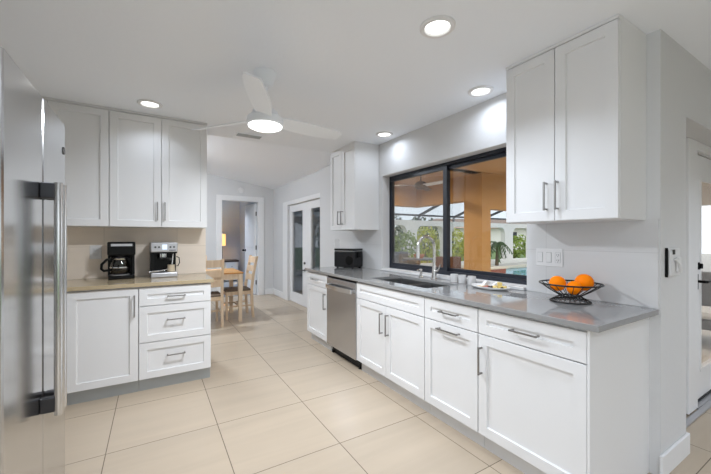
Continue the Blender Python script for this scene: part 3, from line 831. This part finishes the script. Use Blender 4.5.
# ------------------------------------------------------------------ dining set
TX0, TX1, TY0, TY1, TZ = -.35, 1.205, 5.38, 6.19, .770
tb = thing('dining_table', 'pale wooden dining table with honey brown top', 'table', ((TX0 + TX1) / 2, (TY0 + TY1) / 2, 0))
hw, hd_ = (TX1 - TX0) / 2, (TY1 - TY0) / 2
B().box(-hw, hw, -hd_, hd_, TZ - .022, TZ, .005).build('tabletop', M['table_top'], tb)
B().box(-hw + .045, hw - .045, -hd_ + .03, -hd_ + .05, TZ - .11, TZ - .022).box(-hw + .045, hw - .045, hd_ - .05, hd_ - .03, TZ - .11, TZ - .022).box(-hw + .03, -hw + .05, -hd_ + .05, hd_ - .05, TZ - .11, TZ - .022).box(hw - .05, hw - .03, -hd_ + .05, hd_ - .05, TZ - .11, TZ - .022).build('apron', M['table_leg'], tb)
for sx in (-1, 1):
    for sy in (-1, 1):
        b = B(); x, y = sx * (hw - .043), sy * (hd_ - .043)
        rings = []
        for z, r_ in ((TZ - .022, .033), (TZ - .13, .033), (0, .024)):
            rings.append([b.bm.verts.new((x + i * r_, y + j * r_, z)) for i, j in ((-1, -1), (1, -1), (1, 1), (-1, 1))])
        for A, C_ in zip(rings, rings[1:]):
            for i in range(4): b.bm.faces.new((A[i], A[(i + 1) % 4], C_[(i + 1) % 4], C_[i]))
        b.bm.faces.new(rings[0]); b.bm.faces.new(rings[-1])
        b.build('leg', M['table_leg'], tb)

def make_chair(loc, rz, label):
    r = thing('dining_chair', label, 'chair', loc, rz, 'dining chairs')
    B().box(-.215, .215, -.19, .22, .445, .468, .008).build('seat', M['seat'], r)
    B().box(-.205, .205, -.195, -.172, .385, .444).box(-.205, .205, .185, .208, .385, .444).box(-.21, -.188, -.172, .185, .385, .444).box(.188, .21, -.172, .185, .385, .444).build('seat_rail', M['chair'], r)
    for sx in (-1, 1):
        B().tube([(sx * .192, .195, .44), (sx * .192, .195, .0)], [.021, .016], 8).build('leg', M['chair'], r, True)
        x = sx * .205
        b = B(); rings = []
        for y, z in ((-.215, 0), (-.195, .25), (-.190, .46), (-.215, .70), (-.275, 1.0)):
            rings.append([b.bm.verts.new((x + i * .017, y + j * .020, z)) for i, j in ((-1, -1), (1, -1), (1, 1), (-1, 1))])
        for A, C_ in zip(rings, rings[1:]):
            for i in range(4): b.bm.faces.new((A[i], A[(i + 1) % 4], C_[(i + 1) % 4], C_[i]))
        b.bm.faces.new(rings[0]); b.bm.faces.new(rings[-1])
        b.build('back_post', M['chair'], r)
    for z0, z1, yc in ((.88, .985, -.262), (.735, .835, -.230), (.59, .69, -.207)):
        b = B(); n = 8; pts = []
        for i in range(n + 1):
            t = i / n; x = -.19 + .38 * t; bow = -.03 * math.sin(PI * t)
            pts.append((x, yc + bow))
        for (xa, ya), (xb, yb) in zip(pts, pts[1:]):
            b.prism([(xa, ya), (xb, yb), (xb, yb + .016), (xa, ya + .016)], z0, z1 + .0, 'XYZ')
        b.build('slat', M['chair'], r)
    for x in (-.195, .195): B().box(x - .010, x + .010, -.185, .18, .19, .215).build('stretcher', M['chair'], r)
    B().box(-.185, .185, -.01, .01, .19, .215).build('stretcher', M['chair'], r)
    return r
ch = make_chair((.657, 5.42, 0), 0, 'pale wooden dining chair at the near side of the table')
dup(ch, (1.19, 5.80, 0), R(90), 'pale wooden dining chair at the right end of the table')
dup(ch, (.58, 6.14, 0), R(180), 'pale wooden dining chair on the far side of the table')

# bedroom: nightstand and lamp
ns = thing('nightstand', 'white nightstand with dark top seen through the bedroom doorway', 'nightstand', (1.99, 10.60, 0))
B().box(-.17, .17, -.2, .2, .05, .59).build('body', M['trim'], ns)
B().box(-.20, .20, -.22, .22, .59, .645, .005).build('top', M['night'], ns)
dr = B().box(-.15, .15, -.212, -.2, .36, .56, .003).build('drawer', M['trim'], ns)
B().sphere((0, -.222, .46), .012, u=12, v=8).build('knob', M['pull_dark'], dr, True)
lp = thing('floor_lamp', 'floor lamp with glowing amber shade in the bedroom', 'lamp', (1.735, 10.45, 0))
B().cyl((0, 0, 0), (0, 0, .02), .12, n=24).build('base', M['pull_dark'], lp, True)
B().cyl((0, 0, .02), (0, 0, 1.12), .010, n=10).build('pole', M['pull_dark'], lp, True)
B().lathe([(.088, 1.08), (.088, 1.42), (.086, 1.42), (.086, 1.08)], 28).build('lamp_shade', M['shade'], lp, True)
L = bpy.data.lights.new('shade_lamp', 'POINT'); L.energy = 26; L.color = (.95, .97, 1); L.shadow_soft_size = .05
lo = bpy.data.objects.new('shade_lamp', L); COL.objects.link(lo); lo.parent = lp; lo.location = (0, 0, 1.25)
can_light(1.3, 9.0, 'unseen fill light in the bedroom beyond the doorway', CAN_W * 2)  # extra can out of view, added to brighten the bedroom
pn = thing('fill_dome_light', 'unseen dome light added over the left of the dining table', 'ceiling light', (.02, 5.75, zc(.02)))  # hidden fixture added to light the dining corner
TS = Matrix.Rotation(math.atan(SL), 4, 'Y')
B().lathe([(0, -.001), (.215, -.001), (.215, -.022), (.2, -.026), (0, -.026)], 36, T=TS).build('mount', M['trim'], pn, True)
B().lathe([(.2, -.027), (.195, -.05), (.16, -.082), (.09, -.102), (0, -.108)], 36, T=TS).build('globe', M['globe'], pn, True)

# ------------------------------------------------------------------ lanai and garden
struct(B().box(5.4, 40, -6, .86, -.14, -.03).box(2.54, 9.2, .86, 8.0, -.14, -.03).box(2.70, 40, 9.55, 10.9, -.14, -.03).box(17.45, 40, .86, 9.55, -.14, -.03).box(9.2, 17.45, .86, 4.8, -.14, -.03).box(9.2, 10.45, 4.8, 9.55, -.14, -.03).box(2.70, 9.2, 8.0, 9.55, -.14, -.03).build('patio_deck', M['deck']))
struct(B().box(-25, 45, 10.9, 45, -.16, -.05).box(-25, 45, -40, -6, -.16, -.05).build('lawn', M['grass']))
struct(B().box(2.54, 5.42, 4.1, 6.12, 2.516, 2.62).box(2.54, 9.2, 1.0, 4.3, 2.516, 2.62).build('lanai_ceiling', M['tan_c']))
bm_ = B().box(5.2, 5.42, 4.52, 6.12, 2.025, 2.516).box(2.54, 5.2, 5.92, 6.12, 2.025, 2.516).box(5.445, 9.2, 4.1, 4.3, 1.85, 2.516)
struct(B().box(9.0, 9.2, 1.0, 4.1, 1.93, 2.516).build('lanai_end_beam', M['gwall']))
struct(bm_.build('lanai_beam', M['tan']))
struct(B().box(5.2, 5.445, 4.1, 4.52, -.03, 2.516).build('lanai_column', M['tan']), 'square tan lanai column beyond the window')
for x, y, lb in ((3.9, 3.0, 'recessed light in the tan lanai ceiling nearest the window'), (6.2, 2.6, 'recessed light in the tan lanai ceiling behind the column'), (4.0, 5.2, 'recessed light in the tan lanai ceiling beside the outdoor fan')):
    can_light(x, y, lb, 21, 'recessed lanai lights', 2.516, (1, .88, .72), 165)

of = thing('outdoor_fan', 'tan outdoor ceiling fan hanging beyond the window', 'ceiling fan', (4.10, 4.54, 2.516))
B().lathe([(0, -.0005), (.06, -.0005), (.05, -.05), (0, -.05)], 24).cyl((0, 0, -.2), (0, 0, -.04), .012, n=12).build('downrod', M['bark'], of, True)
B().lathe([(0, -.20), (.07, -.21), (.11, -.25), (.11, -.31), (.06, -.34), (0, -.345)], 28).build('motor_housing', M['bark'], of, True)
B().cyl((0, 0, -.345), (0, 0, -.62), .003, n=6).build('pull_chain', M['bark'], of)
for a in (-87, 33, 153):
    T = Matrix.Rotation(R(a), 4, 'Z') @ Matrix.Translation((0, 0, -.28)) @ Matrix.Rotation(R(-12), 4, 'X')
    B().box(.10, .62, -.06, .06, -.004, .004, .003, T=T).build('blade', M['cushion'] if a == -87 else M['bark'], of)

# garden wall with arched openings
gw = B()
opens = [(6.6, 8.1), (8.35 - .0, 9.17), (9.72, 11.33), (11.85, 14.0), (14.6, 15.77), (16.45, 18.0), (18.5, 20.0), (20.5, 22.0)]
opens = [(3.3, 4.6), (4.95, 6.0), (6.4, 7.6), (8.0, 9.17), (9.72, 11.33), (11.85, 13.2), (13.8, 15.77), (16.45, 18.0), (18.5, 20.0), (20.5, 22.0)]
yb0, yb1, zt_, zo = 11.0, 11.25, 2.06, 1.84
xprev = 2.71
for x0, x1 in opens:
    gw.box(xprev, x0, yb0, yb1, -.05, zt_)
    r_ = .32; n = 7
    pts = [(x0, zo - r_)] + [(x0 + r_ - r_ * math.cos(PI / 2 * i / n), zo - r_ + r_ * math.sin(PI / 2 * i / n)) for i in range(1, n + 1)]
    pts += [(x1 - r_ + r_ * math.sin(PI / 2 * i / n), zo - r_ + r_ * math.cos(PI / 2 * i / n)) for i in range(0, n)] + [(x1, zo - r_)]
    for (xa, za), (xb, zb_) in zip(pts, pts[1:]):
        if xb - xa > 1e-4: gw.prism([(xa, za), (xb, zb_), (xb, zt_), (xa, zt_)], yb0, yb1, 'XZY')
    gw.box(x0, x1, yb0, yb1, -.05, .18)
    xprev = x1
gw.box(xprev, 24, yb0, yb1, -.05, zt_)
struct(gw.build('garden_wall', M['gwall']), 'white garden wall with round-cornered openings')

# pool cage
pc = thing('pool_cage', 'dark framed pool screen enclosure above the white garden wall', 'pool cage', (0, 0, 0))
B().box(2.75, 24, 10.95, 11.03, 2.24, 2.32).build('eave_beam', M['cage'], pc)
for x in (3.3, 5.5, 7.7, 9.85, 12.0, 14.1, 16.2, 18.3, 20.4, 22.5):
    T = Matrix.Translation((x, 11.0, 2.27)) @ Matrix.Rotation(R(180 - 18), 4, 'X')
    o = B().box(-.035, .035, 0, 5.2, -.05, .05, T=T).build('rafter', M['cage'], pc)
    B().box(x - .03, x + .03, 11.005, 11.065, 2.061, 2.239).build('post', M['cage'], pc)
scr = bpy.data.materials.new('pool_screen'); scr.use_nodes = True
nt = scr.node_tree; nt.nodes.clear()
so = nt.nodes.new('ShaderNodeOutputMaterial'); st_ = nt.nodes.new('ShaderNodeBsdfTransparent'); st_.inputs['Color'].default_value = (.74, .76, .77, 1)
nt.links.new(st_.outputs[0], so.inputs['Surface'])
T = Matrix.Translation((0, 11.0, 2.27)) @ Matrix.Rotation(R(180 - 18), 4, 'X')
B().box(2.75, 24, 0, 5.2, -.004, .004, T=T).build('screen_panel', scr, pc)
B().box(2.75, 24, 11.08, 11.085, 2.062, 2.239).build('screen_panel', scr, pc)
T = Matrix.Translation((0, 8.1, 3.21))
B().box(2.75, 24, -.03, .03, -.04, .04, T=T).build('purlin', M['cage'], pc)

# pool and spa
po = thing('swimming_pool', 'blue swimming pool with pale coping beyond the window', 'pool', (13.95, 7.2, 0))
B().box(-3.45, 3.45, -2.35, 2.3, -.14, -.07).build('water', M['water'], po)
B().slab([-3.5, -3.2, 3.2, 3.5], [-2.4, -2.1, 2.05, 2.35], {(1, 1)}, -.06, .04, 'XYZ').build('coping', M['coping'], po)
sp = thing('spa', 'raised red brick spa at the pool edge', 'spa', (9.0, 7.3, -.029))
B().slab([-.62, -.45, .45, .62], [-.62, -.45, .45, .62], {(1, 1)}, 0, .36, 'XYZ').build('wall', M['brick'], sp)
B().slab([-.66, -.42, .42, .66], [-.66, -.42, .42, .66], {(1, 1)}, .361, .41, 'XYZ').build('coping', M['coping'], sp)
B().box(-.449, .449, -.449, .449, .02, .33).build('water', M['water'], sp)

# plants
def shrub(name, label, loc, rx, ry, h, leaf, n, size, cat='shrub', seed=1, group=None, z0=.1):
    r = thing(name, label, cat, loc, 0, group); q = random.Random(seed); b = B()
    for i in range(n):
        th, u = q.uniform(0, 2 * PI), q.uniform(-1, 1); rr_ = q.uniform(.55, 1.0) ** .5
        lump = 1 + .18 * math.sin(3 * th + seed) * math.cos(4 * u)
        s_ = math.sqrt(1 - u * u) * rr_ * lump
        c = Vector((rx * s_ * math.cos(th), ry * s_ * math.sin(th), z0 + (h - z0) * (.5 + .5 * u * rr_ * lump)))
        a = Vector((q.gauss(0, 1), q.gauss(0, 1), q.gauss(.3, 1))).normalized(); t = a.orthogonal().normalized(); w_ = a.cross(t)
        sz = size * q.uniform(.6, 1.3)
        v = [b.bm.verts.new(c + t * sz * k1 + w_ * sz * k2 * .5) for k1, k2 in ((-1, 0), (0, -1), (1, 0), (0, 1))]
        b.bm.faces.new(v)
    b.build('foliage', leaf, r)
    st = B()
    for k in range(5):
        a = 2 * PI * k / 5; st.tube([(0, 0, 0), (rx * .3 * math.cos(a), ry * .3 * math.sin(a), h * .5)], [.025, .01], 6)
    st.build('stem', M['bark'], r)
    return r
shrub('shrub', 'yellow-green bush in the leftmost wall opening beyond the window', (8.55, 10.3, -.03), .55, .5, 1.55, M['leaf_m'], 900, .07, seed=3)
shrub('shrub', 'bright yellow-green shrub behind the faucet arch beyond the window', (11.2, 12.0, -.05), .75, .5, 1.85, M['leaf_y'], 1200, .07, seed=5)
shrub('shrub', 'yellow-green shrub in the wall opening just left of the tan column', (13.1, 12.0, -.05), .9, .5, 1.75, M['leaf_y'], 1000, .08, seed=8)
shrub('shrub', 'dark green tall hedge behind the white wall left of the faucet', (10.0, 13.6, -.05), 1.25, .8, 2.6, M['leaf_d'], 1500, .10, seed=11)
shrub('shrub', 'dark tree behind the white wall at the left of the window', (7.2, 13.4, -.05), 1.0, .8, 2.7, M['leaf_d'], 1200, .10, seed=12)
shrub('shrub', 'dark green hedge behind the wall left of the column', (13.0, 14.4, -.05), 1.3, .8, 2.5, M['leaf_d'], 1500, .10, seed=13)
shrub('shrub', 'green bush behind the wall opening at the right end of the window', (19.6, 13.0, -.05), 1.2, .8, 1.5, M['leaf_m'], 1000, .10, seed=14)
shrub('shrub', 'pale distant hedge seen above the pool', (16.6, 14.0, -.05), 1.6, .8, 1.2, M['leaf_m'], 1000, .10, seed=16)
pm = thing('palm', 'dark green palm right of the tan column beyond the window', 'palm', (14.2, 10.35, -.03))
B().tube([(0, 0, 0), (.05, 0, .6), (.03, .02, 1.1)], [.09, .07, .06], 10).build('trunk', M['bark'], pm, True)
q = random.Random(4); b = B()
for k in range(16):
    a = 2 * PI * k / 16 + q.uniform(-.2, .2); el = q.uniform(-.1, .9); Lf = q.uniform(.55, .8)
    prev = Vector((.03, .02, 1.1))
    for i in range(1, 9):
        t = i / 8
        p = Vector((.03 + Lf * t * math.cos(a), .02 + Lf * t * math.sin(a), 1.1 + Lf * (el * t - 1.1 * t * t)))
        side = Vector((-math.sin(a), math.cos(a), 0))
        for sg in (-1, 1):
            tip = p + side * sg * .16 * (1.1 - t * .6) + Vector((0, 0, -.10))
            b.bm.faces.new([b.bm.verts.new(v) for v in (prev, p, tip)])
        prev = p
b.build('frond', M['leaf_d'], pm)

# patio furniture
pt = thing('patio_table', 'dark round patio table seen beyond the faucet', 'table', (6.75, 7.55, -.03))
B().lathe([(0, .70), (.55, .70), (.56, .715), (.55, .73), (0, .73)], 32).build('tabletop', M['patio_top'], pt, True)
B().cyl((0, 0, 0), (0, 0, .70), .04, n=12).lathe([(0, 0), (.28, 0), (.26, .03), (.04, .06)], 24).build('pedestal', M['cage'], pt, True)
op = tag(B().lathe([(0, 0), (.10, 0), (.15, .06), (.16, .12), (.15, .12), (.13, .06), (0, .03)], 24).build('terracotta_bowl', M['terracotta'], None, True), 'orange terracotta bowl on the dark patio table', 'bowl', loc=(6.75, 7.55, .701))
def patio_chair(loc, rz, label, m, cm_, cat='patio chair', wide=.62):
    r = thing('patio_chair', label, cat, loc, rz); hw_ = wide / 2
    B().box(-hw_, hw_, -.30, .30, .22, .34, .02).build('seat', M[m], r)
    B().box(-hw_ + .05, hw_ - .05, -.24, .29, .342, .44, .04).build('cushion', M[cm_], r)
    B().box(-hw_, hw_, -.38, -.30, .22, .88, .03).build('backrest', M[m], r)
    for sx in (-1, 1):
        B().box(sx * hw_ - .03, sx * hw_ + .03, -.30, .28, .345, .60, .02).build('armrest', M[m], r)
        for y in (-.32, .25): B().box(sx * (hw_ - .03) - .025, sx * (hw_ - .03) + .025, y - .025, y + .025, 0, .22).build('leg', M[m], r)
    return r
patio_chair((6.0, 5.55, -.03), R(150), 'brown wicker patio chair left of the tan column', 'wicker', 'terracotta')
patio_chair((5.95, 7.35, -.03), R(-80), 'grey cushioned patio chair left of the patio table', 'grey_wicker', 'grey_cushion')
patio_chair((7.0, 8.45, -.03), R(175), 'dark patio chair on the far side of the patio table', 'grey_wicker', 'grey_cushion')
patio_chair((6.0, 1.42, -.03), R(90), 'grey wicker lounge chair with white cushion seen through the patio door', 'grey_wicker', 'cushion', wide=.8)

nh = thing('house', 'pale neighbouring house with brown roof far behind the white garden wall', 'house', (34, 28, -.05), R(-20))
B().box(-9, 9, -5, 5, 0, 2.4).build('wall', M['gwall'], nh)
b = B(); ev = [b.bm.verts.new(v) for v in ((-9.6, -5.6, 2.4), (9.6, -5.6, 2.4), (9.6, 5.6, 2.4), (-9.6, 5.6, 2.4))]; rg = [b.bm.verts.new(v) for v in ((-5, 0, 3.7), (5, 0, 3.7))]
for f_ in ((ev[0], ev[1], rg[1], rg[0]), (ev[1], ev[2], rg[1]), (ev[2], ev[3], rg[0], rg[1]), (ev[3], ev[0], rg[0]), ev[::-1]): b.bm.faces.new(f_)
b.build('roof', mat('brown_roof', (.40, .28, .22), .8, noise=.2), nh)
for x in (-6, -2.5, 1.5, 5.5): B().box(x - .7, x + .7, -5.06, -5.0, .8, 2.0).build('window', M['navy'], nh)
